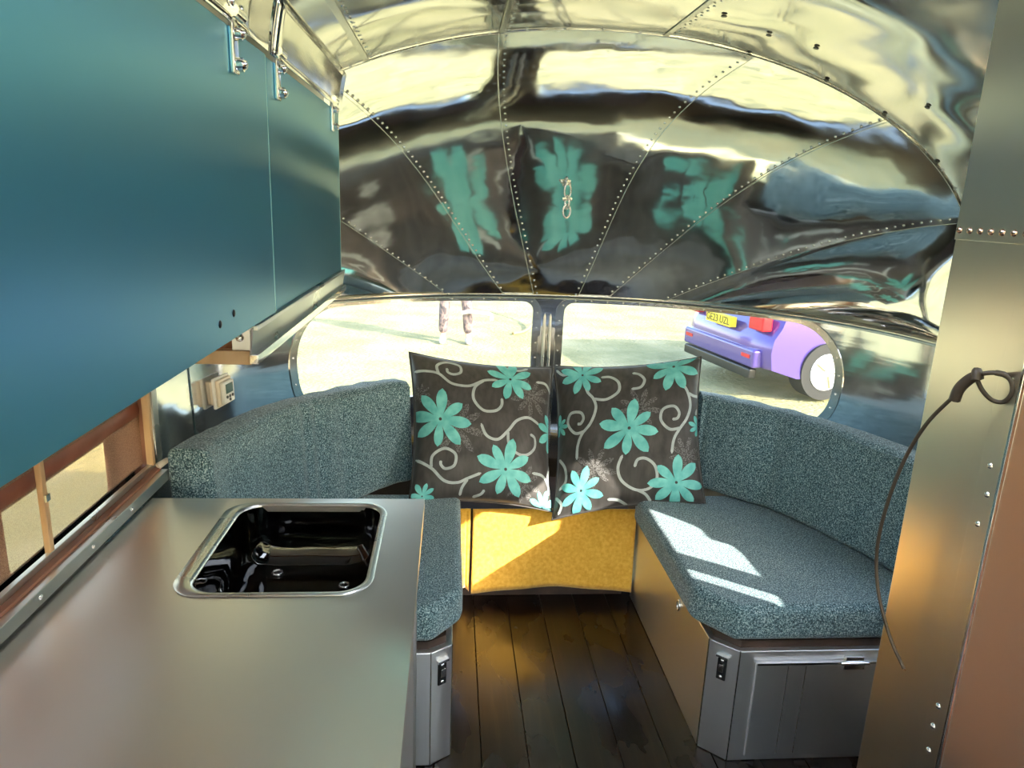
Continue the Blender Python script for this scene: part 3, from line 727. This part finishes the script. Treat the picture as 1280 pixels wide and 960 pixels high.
# ------------------------------------------------------------------ flowered pillows
def ray(px,py): return RW @ Vector(((px-640)/FPX,(py-480)/FPX,1))
def pin(px,py,y): r = ray(px,py); return Vector((0,0,H))+r*(y/r.y)
def pillow(cs, label, flowers, ghosts, scrolls, T=.082, seed=1):
    TL,TR,BL,BR = cs; rn = random.Random(seed)
    nrm = ((TR-TL)+(BR-BL)).cross((TL-BL)+(TR-BR)).normalized()
    if nrm.y > 0: nrm = -nrm
    def base(u,v):                                      # u 0..1 right, v 0..1 down
        a,b = 2*u-1, 2*v-1
        uu = .5+.5*a*(1-.075*(1-b*b)*abs(a)**1.5); vv = .5+.5*b*(1-.075*(1-a*a)*abs(b)**1.5)
        return TL.lerp(TR,uu).lerp(BL.lerp(BR,uu),vv)
    def puff(u,v):
        a,b = abs(2*u-1), abs(2*v-1); e = max(0,(1-a**2.6))*max(0,(1-b**2.6)); return T*(e**.5) if e > 0 else 0
    def surf(u,v,h=0.):
        wv = .007*noise.noise(Vector((u*5+seed,v*5,0)))+.004*noise.noise(Vector((u*13,v*9+seed,3)))
        return base(u,v)+nrm*(puff(u,v)+wv*min(1,puff(u,v)/T*1.5)+h)
    c = base(.5,1.0)
    o = thing('pillow',c,label,'pillow','brown flowered pillows')
    mb = MB(); mb.grid(lambda u,v: surf(u,v),56,56); mb.grid(lambda u,v: base(u,v)-nrm*puff(u,v),56,56,flip=True)
    ob = mb.build('cover','pillow',o)
    bmx = bmesh.new(); bmx.from_mesh(ob.data); bmesh.ops.remove_doubles(bmx,verts=bmx.verts,dist=1e-4); bmesh.ops.recalc_face_normals(bmx,faces=bmx.faces); bmx.to_mesh(ob.data); bmx.free()
    # sewn edge
    ed = [base(t,0) for t in [i/24 for i in range(24)]]+[base(1,i/24) for i in range(24)]+[base(1-i/24,1) for i in range(24)]+[base(0,1-i/24) for i in range(24)]
    MB().tube(ed,.0028,6,True).build('seam','pillow',ob)
    def ok(u,v): return .004 < u < .996 and .004 < v < .996
    def petals(c, r, lift, rot, cnt, wd):
        mb = MB()
        for k in range(cnt):
            a = rot+2*math.pi*k/cnt+rn.uniform(-.10,.10); L_ = r*rn.choice((1,.95,.84,1.0,.9)); w_ = L_*wd
            NL,NW = 9,4; vs = []; good = True
            for i in range(NL+1):
                t = i/NL; prof_w = max(.06*(1-t),math.sin(math.pi*min(1,.03+.97*t**1.45))**.62)*w_
                for j in range(NW+1):
                    s = (j/NW-.5)*prof_w
                    u = c[0]+math.cos(a)*(.05*r+L_*t*.97)-math.sin(a)*s; v = c[1]+math.sin(a)*(.05*r+L_*t*.97)+math.cos(a)*s
                    vs.append((u,v))
            vs = [(min(max(u,.006),.994),min(max(v,.006),.994)) for u,v in vs]
            f = [(i*(NW+1)+j,i*(NW+1)+j+1,(i+1)*(NW+1)+j+1,(i+1)*(NW+1)+j) for i in range(NL) for j in range(NW)]
            # drop the cells that were squeezed against the edge
            f = [q for q in f if abs((vs[q[0]][0]-vs[q[2]][0])*(vs[q[1]][1]-vs[q[3]][1])-(vs[q[0]][1]-vs[q[2]][1])*(vs[q[1]][0]-vs[q[3]][0])) > 1e-7]
            mb.add([surf(u,v,lift) for u,v in vs],f,True)
        return mb
    for (c_,r_,rot) in ghosts: petals(c_,r_,.0010,rot,9,.26).build('faded_flower_print','print_ghost',o)
    for pts in scrolls:
        q = crom([(p[0],p[1],0) for p in pts],10); n = len(q); vs = []
        for i,p in enumerate(q):
            t = (q[min(i+1,n-1)]-q[max(i-1,0)]).normalized(); nn = Vector((-t.y,t.x,0)); w_ = .0095*(1 if 1 < i < n-2 else .5)
            for s in (-1,0,1):
                u = p.x+nn.x*w_*s; v = p.y+nn.y*w_*s; vs.append(surf(min(max(u,.006),.994),min(max(v,.006),.994),.0016))
        MB().add(vs,[(i*3+j,i*3+j+1,(i+1)*3+j+1,(i+1)*3+j) for i in range(n-1) for j in range(2)],True).build('scroll_print','print_grey',o)
    for (c_,r_,rot) in flowers: petals(c_,r_*1.08,.0022,rot,8,.37).build('flower_print','print_teal',o)
    return o
def uvL(x,y):
    u = (x-58)/775; return (u, (y-(58+67*u))/((868-58)+(915-868-67)*u))
def uvR(x,y):
    u = (x-45)/815; return (u, (y-(120-45*u))/((950-120)+(870-950+45)*u))
FL = [(uvL(x,y),r/775,rot) for x,y,r,rot in ((190,450,150,.1),(572,212,130,.3),(540,715,150,.25),(842,505,110,.2),(118,848,70,.2),(770,905,85,.3))]
GL = [(uvL(x,y),r/775,.2) for x,y,r in ((690,315,125),(280,490,150),(640,790,110),(90,300,60))]
def SL(f,*ls): return [[f(*p) for p in l] for l in ls]
scL = SL(uvL,[(70,178),(125,175),(190,190),(255,250),(345,265),(430,225),(500,220)],
 [(192,192),(188,140),(240,112),(305,130),(308,178),(270,195),(240,182),(238,155)],
 [(430,225),(378,270),(368,340),(415,400),(480,405),(515,375),(518,333)],
 [(405,475),(435,540),(495,556),(550,510),(600,455),(670,437),(745,470)],
 [(550,510),(555,580),(600,628),(660,635),(712,595),(712,545),(680,526)],
 [(66,655),(150,705),(220,775),(290,788),(345,765),(410,738)],
 [(150,705),(153,640),(215,605),(272,635),(268,695),(225,712),(200,690),(198,668)],
 [(345,768),(318,815),(312,860)],[(695,730),(765,742),(805,785),(812,835)],[(832,680),(808,730),(805,790)],[(722,228),(785,238),(832,290)],[(560,125),(620,150),(680,135)],[(380,870),(420,855),(436,830)])
FR = [(uvR(x,y),r/815,rot) for x,y,r,rot in ((472,490,150,.15),(207,815,125,.3),(215,178,118,.35),(712,132,140,.3),(715,775,140,.1),(862,468,60,.3),(60,470,60,.1))]
GR = [(uvR(x,y),r/815,.2) for x,y,r in ((285,700,125),(530,385,125),(775,630,110))]
scR = SL(uvR,[(225,225),(245,285),(278,325),(292,380),(262,460),(210,520),(185,580),(180,650)],
 [(235,500),(170,512),(122,460),(140,405),(200,400),(220,430),(205,460),(183,462)],
 [(278,325),(350,330),(415,285),(415,225),(370,190),(320,192)],
 [(485,270),(535,258),(555,215),(530,180),(490,165)],
 [(745,215),(795,285),(812,360),(790,430),(745,490),(712,545),(697,620)],
 [(752,482),(690,492),(642,445),(655,385),(715,368),(745,400),(735,432),(705,440)],[(800,290),(830,302),(858,302)],
 [(435,630),(410,700),(430,770),(500,820),(570,812),(612,760),(605,690),(560,650),(515,655),(497,695)],
 [(505,820),(550,845),(577,888)],[(350,872),(405,878),(455,912)],[(62,645),(105,690),(115,760),(75,805)],[(52,840),(95,880),(80,930)],[(60,150),(100,180),(150,165)],[(858,370),(850,395),(852,402)])
pillow((pin(511,440,2.62),pin(691,459,2.70),pin(511,628,2.33),pin(690,640,2.43)),'brown pillow with teal flowers leaning next to the creased back cushion',FL,GL,scL,seed=1)
pillow((pin(692,457,2.69),pin(877,446,2.54),pin(690,650,2.41),pin(882,629,2.30)),'brown pillow with teal flowers leaning next to the sun-patched seat cushion',FR,GR,scR,seed=2)

# ------------------------------------------------------------------ cable tied to the partition
cb = thing('hanging_cable',(PX-.03,1.07,.69),'thin black cable knotted in a loop, hanging down the metal partition','cable')
def pxp(px,py,x): r = ray(px,py); return Vector((0,0,H))+r*(x/r.x)
pts = [pxp(1130,836,.835),pxp(1112,795,.82),pxp(1098,740,.80),pxp(1096,690,.79),pxp(1106,640,.785),pxp(1128,580,.785),pxp(1158,530,.79),pxp(1196,492,.80)]
MB().tube(crom(pts,8),.0032,8).build('cord','cable',cb)
MB().tube(crom([pxp(1193,500,.80),pxp(1199,486,.80),pxp(1212,474,.805),pxp(1226,468,.812)],6),.0085,8).build('coiled_bundle','cable',cb)
MB().tube(crom([pxp(1220,475,.805),pxp(1221,464,.807),pxp(1224,470,.815)],4),.007,8).build('knot','cable',cb)
MB().tube(crom([pxp(1222,468,.81),pxp(1245,466,.825),pxp(1262,474,.842),pxp(1265,490,.846),pxp(1255,502,.845),pxp(1240,500,.835),pxp(1228,488,.82),pxp(1221,474,.81)],6),.0035,8).build('loop','cable',cb)  # solid loop stands in for the cable's blurred reflection in the metal
MB().tube(crom([pxp(1245,466,.825),pxp(1255,468,.84),pxp(1258,470,.852)],4),.0045,8).build('lead','cable',cb)
MB().tube([pts[0],pts[0]+Vector((.006,.004,-.006))],.0012,6).build('bare_wire','copper_edge',cb)

# ------------------------------------------------------------------ chain on the end cap
ph = None; best = 99
for a in range(300,420,2):
    for k in range(10,95):
        p = cap(a/100,k/100); c_ = RW.transposed() @ (p-Vector((0,0,H))); q = (640+FPX*c_.x/c_.z,480+FPX*c_.y/c_.z)
        d = math.hypot(q[0]-708,q[1]-230)
        if d < best: best = d; ph = (a/100,k/100)
P = cap(*ph); n = cap_n(*ph)
chn = thing('hanging_chain',P,'short chrome chain links hanging from the riveted end cap','chain')
MB().cyl(P-n*.002,P+n*.004,.013,seg=12).build('mounting_plate','chrome',chn)
def link(c, tx, L_, w_, r, name):
    tx = Vector(tx).normalized(); pts = []
    for k in range(20):
        a = 2*math.pi*k/20; pts.append(Vector(c)+tx*(w_*math.cos(a))+Vector((0,0,1))*(L_*math.sin(a)))
    MB().tube(pts,r,7,True).build(name,'chrome',chn)
q = P+n*.012
link(q+Vector((0,0,-.016)),(1,.2,0),.026,.012,.0035,'shackle'); link(q+Vector((0,-.002,-.055)),(.5,-1,0),.022,.012,.0045,'link'); link(q+Vector((0,-.002,-.086)),(1,.25,0),.023,.014,.004,'link')
MB().cyl(q+Vector((-.017,-.002,-.044)),q+Vector((.017,-.002,-.044)),.006,seg=8).build('pin','chrome',chn)

# ------------------------------------------------------------------ outdoors: car, person, hose
CA = math.radians(10); cM = Matrix.Translation((3.25,7.05,GZ)) @ Matrix.Rotation(CA,4,'Z')
# local: x forward from the rear bumper, y across from the near flank (0) to the far flank (1.72)
car = thing('car',(3.25,7.05,GZ),'purple hatchback with yellow plate parked on the grass outside','car')
side = [(.03,.34),(0,.52),(.02,.66),(.10,.78),(.16,.95),(.36,1.30),(.62,1.44),(1.6,1.48),(2.3,1.38),(2.95,1.00),(3.75,.86),(3.95,.62),(3.93,.34),(3.55,.24),(.45,.24)]
def body_sec(yf,ins): return [Vector((p[0]*(1-ins*.02)+ins*.03, yf, p[1]-ins*.02 if p[1]>.9 else p[1])) for p in side]
secs = []
for yv,tu in ((0,.0),(.06,.4),(.25,1),(.86,1.15),(1.47,1),(1.66,.4),(1.72,0)):
    secs.append([Vector((x_+(.0 if .3 < x_ < 3.6 else (.10*(1-min(1,tu)) if x_ < 2 else -.14*(1-min(1,tu)))), yv+(0 if z_ < .9 else (.10*(z_-.9)/.55 if yv < .86 else -.10*(z_-.9)/.55)), z_-(.05*(1-min(1,tu)) if z_ > 1.2 else 0))) for x_,z_ in side])
m = len(side); mb = MB(cM); vsx = [q for s in secs for q in s]
mb.add(vsx,[(a*m+i,(a+1)*m+i,(a+1)*m+(i+1)%m,a*m+(i+1)%m) for a in range(len(secs)-1) for i in range(m)],False)
mb.add(secs[0],[list(range(m))]); mb.add(secs[-1],[list(range(m))[::-1]])
cbody = mb.build('body','car_paint',car,bevel=.03,seg=3)
MB(cM).prism([(.165,.20,.97),(.165,1.52,.97),(.345,1.42,1.27),(.345,.30,1.27)],(-.015,0,0),(.01,0,.002)).build('rear_window','car_glass',car)
MB(cM).prism([(.55,0,.95),(2.75,0,.95),(2.3,0,1.30),(.75,0,1.36)],(0,-.002,0),(0,.05,0)).build('side_window','car_glass',car)
MB(cM).prism([(.55,0,.95),(2.75,0,.95),(2.3,0,1.30),(.75,0,1.36)],(0,1.67,0),(0,1.722,0)).build('side_window','car_glass',car)
MB(cM).box((-.045,.10,.34),(.08,1.62,.54)).build('rear_bumper','car_paint',car,bevel=.03,seg=3)
MB(cM).box((-.05,.14,.22),(.05,1.58,.33)).build('diffuser','black',car,bevel=.02)
pl = MB(cM).box((-.052,.60,.70),(.03,1.12,.81)).build('number_plate','plate',car)
for yy in (.06,1.40): MB(cM).box((-.006,yy,.74),(.12,yy+.26,.90)).build('tail_light','tail_red',car,bevel=.02)
for yy in (.16,1.40): MB(cM).box((-.05,yy,.44),(-.035,yy+.16,.48)).build('reflector','tail_red',car)
for (xx,yy) in ((.80,.10),(3.2,.10),(.80,1.62),(3.2,1.62)):
    s_ = -1 if yy < 1 else 1
    wh = MB(cM).cyl((xx,yy-s_*.12,.31),(xx,yy+s_*.11,.31),.31,seg=28).build('wheel','tyre',car,bevel=.02)
    MB(cM).cyl((xx,yy+s_*.10,.31),(xx,yy+s_*.118,.31),.20,seg=24).build('rim','white_gloss',wh)
    for k in range(5):
        a = k*2*math.pi/5; MB(cM).cyl((xx+.04*math.cos(a),yy+s_*.125,.31+.04*math.sin(a)),(xx+.18*math.cos(a),yy+s_*.12,.31+.18*math.sin(a)),.018,seg=6).build('spoke','frame_alu',wh)
cu = bpy.data.curves.new('number_text','FONT'); cu.body = 'GE23 UZL'; cu.size = .115; cu.align_x = 'CENTER'; cu.align_y = 'CENTER'; cu.extrude = .001
tmp = bpy.data.objects.new('tmp',cu); COL.objects.link(tmp); dg = bpy.context.evaluated_depsgraph_get()
tme = bpy.data.meshes.new_from_object(tmp.evaluated_get(dg)); bpy.data.objects.remove(tmp)
TM = cM @ Matrix.Translation((-.054,.86,.755)) @ Matrix(((0,0,-1,0),(-1,0,0,0),(0,1,0,0),(0,0,0,1)))
tb = MB(TM); tb.add([v.co.copy() for v in tme.vertices],[list(p.vertices) for p in tme.polygons]); tb.build('plate_lettering','black',pl)

def skin_mesh(name, verts, edges, radii, root, m, parent, sub=2):
    me = bpy.data.meshes.new(name); off = OFF[parent]
    me.from_pydata([tuple(Vector(v)-off) for v in verts],edges,[]); o = bpy.data.objects.new(name,me); COL.objects.link(o); o.parent = parent; OFF[o] = off
    o.modifiers.new('skin','SKIN'); sv = me.skin_vertices[0].data
    for i,r in enumerate(radii): sv[i].radius = (r,r*.9) if not hasattr(r,'__len__') else r
    sv[root].use_root = True
    s = o.modifiers.new('sub','SUBSURF'); s.levels = sub; s.render_levels = sub
    me.materials.append(MATS[m]); return o
fx0,fx1,fy = -.095,.255,9.93
per = thing('person',((fx0+fx1)/2,fy,GZ),'person in patterned trousers and pale shoes standing on the sunlit lawn','person')
mx = (fx0+fx1)/2; z_ = lambda h: GZ+h
V_ = [(mx,fy,z_(.95)),(mx,fy,z_(1.15)),(mx,fy,z_(1.38)),(mx,fy,z_(1.47)),(mx,fy-.01,z_(1.55)),(mx,fy-.015,z_(1.64)),(mx,fy,z_(1.72)),
 (fx0+.06,fy,z_(.88)),(fx0+.015,fy-.02,z_(.50)),(fx0,fy+.01,z_(.10)),(fx0-.01,fy-.13,z_(.04)),
 (fx1-.06,fy,z_(.88)),(fx1-.015,fy-.03,z_(.50)),(fx1,fy+.01,z_(.10)),(fx1+.01,fy-.13,z_(.04)),
 (mx-.19,fy,z_(1.38)),(mx-.27,fy+.02,z_(1.10)),(mx-.25,fy-.12,z_(.86)),(mx+.19,fy,z_(1.38)),(mx+.28,fy+.02,z_(1.10)),(mx+.24,fy-.12,z_(.86))]
E_ = [(0,1),(1,2),(2,3),(3,4),(4,5),(5,6),(0,7),(7,8),(8,9),(9,10),(0,11),(11,12),(12,13),(13,14),(2,15),(15,16),(16,17),(2,18),(18,19),(19,20)]
Rr = [.15,.135,.15,.055,.075,.10,.07,.095,.066,.045,.045,.095,.066,.045,.045,.065,.048,.036,.065,.048,.036]
skin_mesh('body',V_,E_,Rr,0,'skin',per)
# trousers, jacket, shoes and hair over the body
tv = [V_[0],(fx0+.06,fy,z_(.86)),(fx0+.015,fy-.02,z_(.50)),(fx0,fy+.01,z_(.13)),(fx1-.06,fy,z_(.86)),(fx1-.015,fy-.03,z_(.50)),(fx1,fy+.01,z_(.13))]
skin_mesh('trousers',tv,[(0,1),(1,2),(2,3),(0,4),(4,5),(5,6)],[.17,.115,.088,.075,.115,.088,.075],0,'camo',per)
jv = [(mx,fy,z_(.93)),(mx,fy,z_(1.15)),(mx,fy,z_(1.38)),(mx,fy,z_(1.46)),V_[15],V_[16],(mx-.255,fy-.09,z_(.91)),V_[18],V_[19],(mx+.245,fy-.09,z_(.91))]
skin_mesh('jacket',jv,[(0,1),(1,2),(2,3),(2,4),(4,5),(5,6),(2,7),(7,8),(8,9)],[.185,.16,.172,.08,.08,.064,.052,.08,.064,.052],0,'jacket',per)
for fx,s_ in ((fx0,-1),(fx1,1)):
    skin_mesh('shoe',[(fx,fy+.05,z_(.055)),(fx+s_*.005,fy-.06,z_(.05)),(fx+s_*.012,fy-.17,z_(.04))],[(0,1),(1,2)],[.055,.055,.042],0,'shoe',per)
skin_mesh('hair',[(mx,fy+.03,z_(1.60)),(mx,fy+.035,z_(1.68)),(mx,fy+.01,z_(1.755))],[(0,1),(1,2)],[.095,.105,.07],0,'hair',per)
for s_ in (-1,1): MB().dome((mx+s_*.032,fy-.115,z_(1.645)),(0,-1,0),.012).build('eye','black',per)
MB().cyl((mx,fy-.10,z_(1.635)),(mx,fy-.135,z_(1.60)),.008,.014,seg=8).build('nose','skin',per)
for s_,hx in ((-1,mx-.245),(1,mx+.235)):
    for k in range(4): MB().tube([(hx-.03+.018*k,fy-.135,z_(.83)),(hx-.03+.018*k,fy-.15,z_(.79)),(hx-.03+.018*k,fy-.145,z_(.755-.006*abs(k-1.5)))],[.010,.009,.007],6).build('finger','skin',per)
    MB().tube([(hx-s_*.04,fy-.13,z_(.85)),(hx-s_*.055,fy-.16,z_(.82)),(hx-s_*.05,fy-.17,z_(.79))],[.011,.010,.008],6).build('thumb','skin',per)
MB().tube(crom([(fx1-.09,fy-.13,z_(.45)),(fx1+.02,fy-.14,z_(.47)),(fx1+.18,fy-.15,z_(.46)),(fx1+.30,fy-.15,z_(.44)),(fx1+.32,fy-.15,z_(.36))],6),.026,8).build('hooked_handle','white_gloss',
   label='pale hooked handle across the knee of the person outside',cat='handle')
MB().tube(crom([(.95,10.6,GZ+.03),(1.2,10.9,GZ+.05),(1.42,11.6,GZ+.2),(1.50,12.2,GZ+.5),(1.52,12.5,GZ+.8)],6),.025,8).build('garden_hose','hose',label='tan bent hose rising from the grass beside the car shadow',cat='hose')
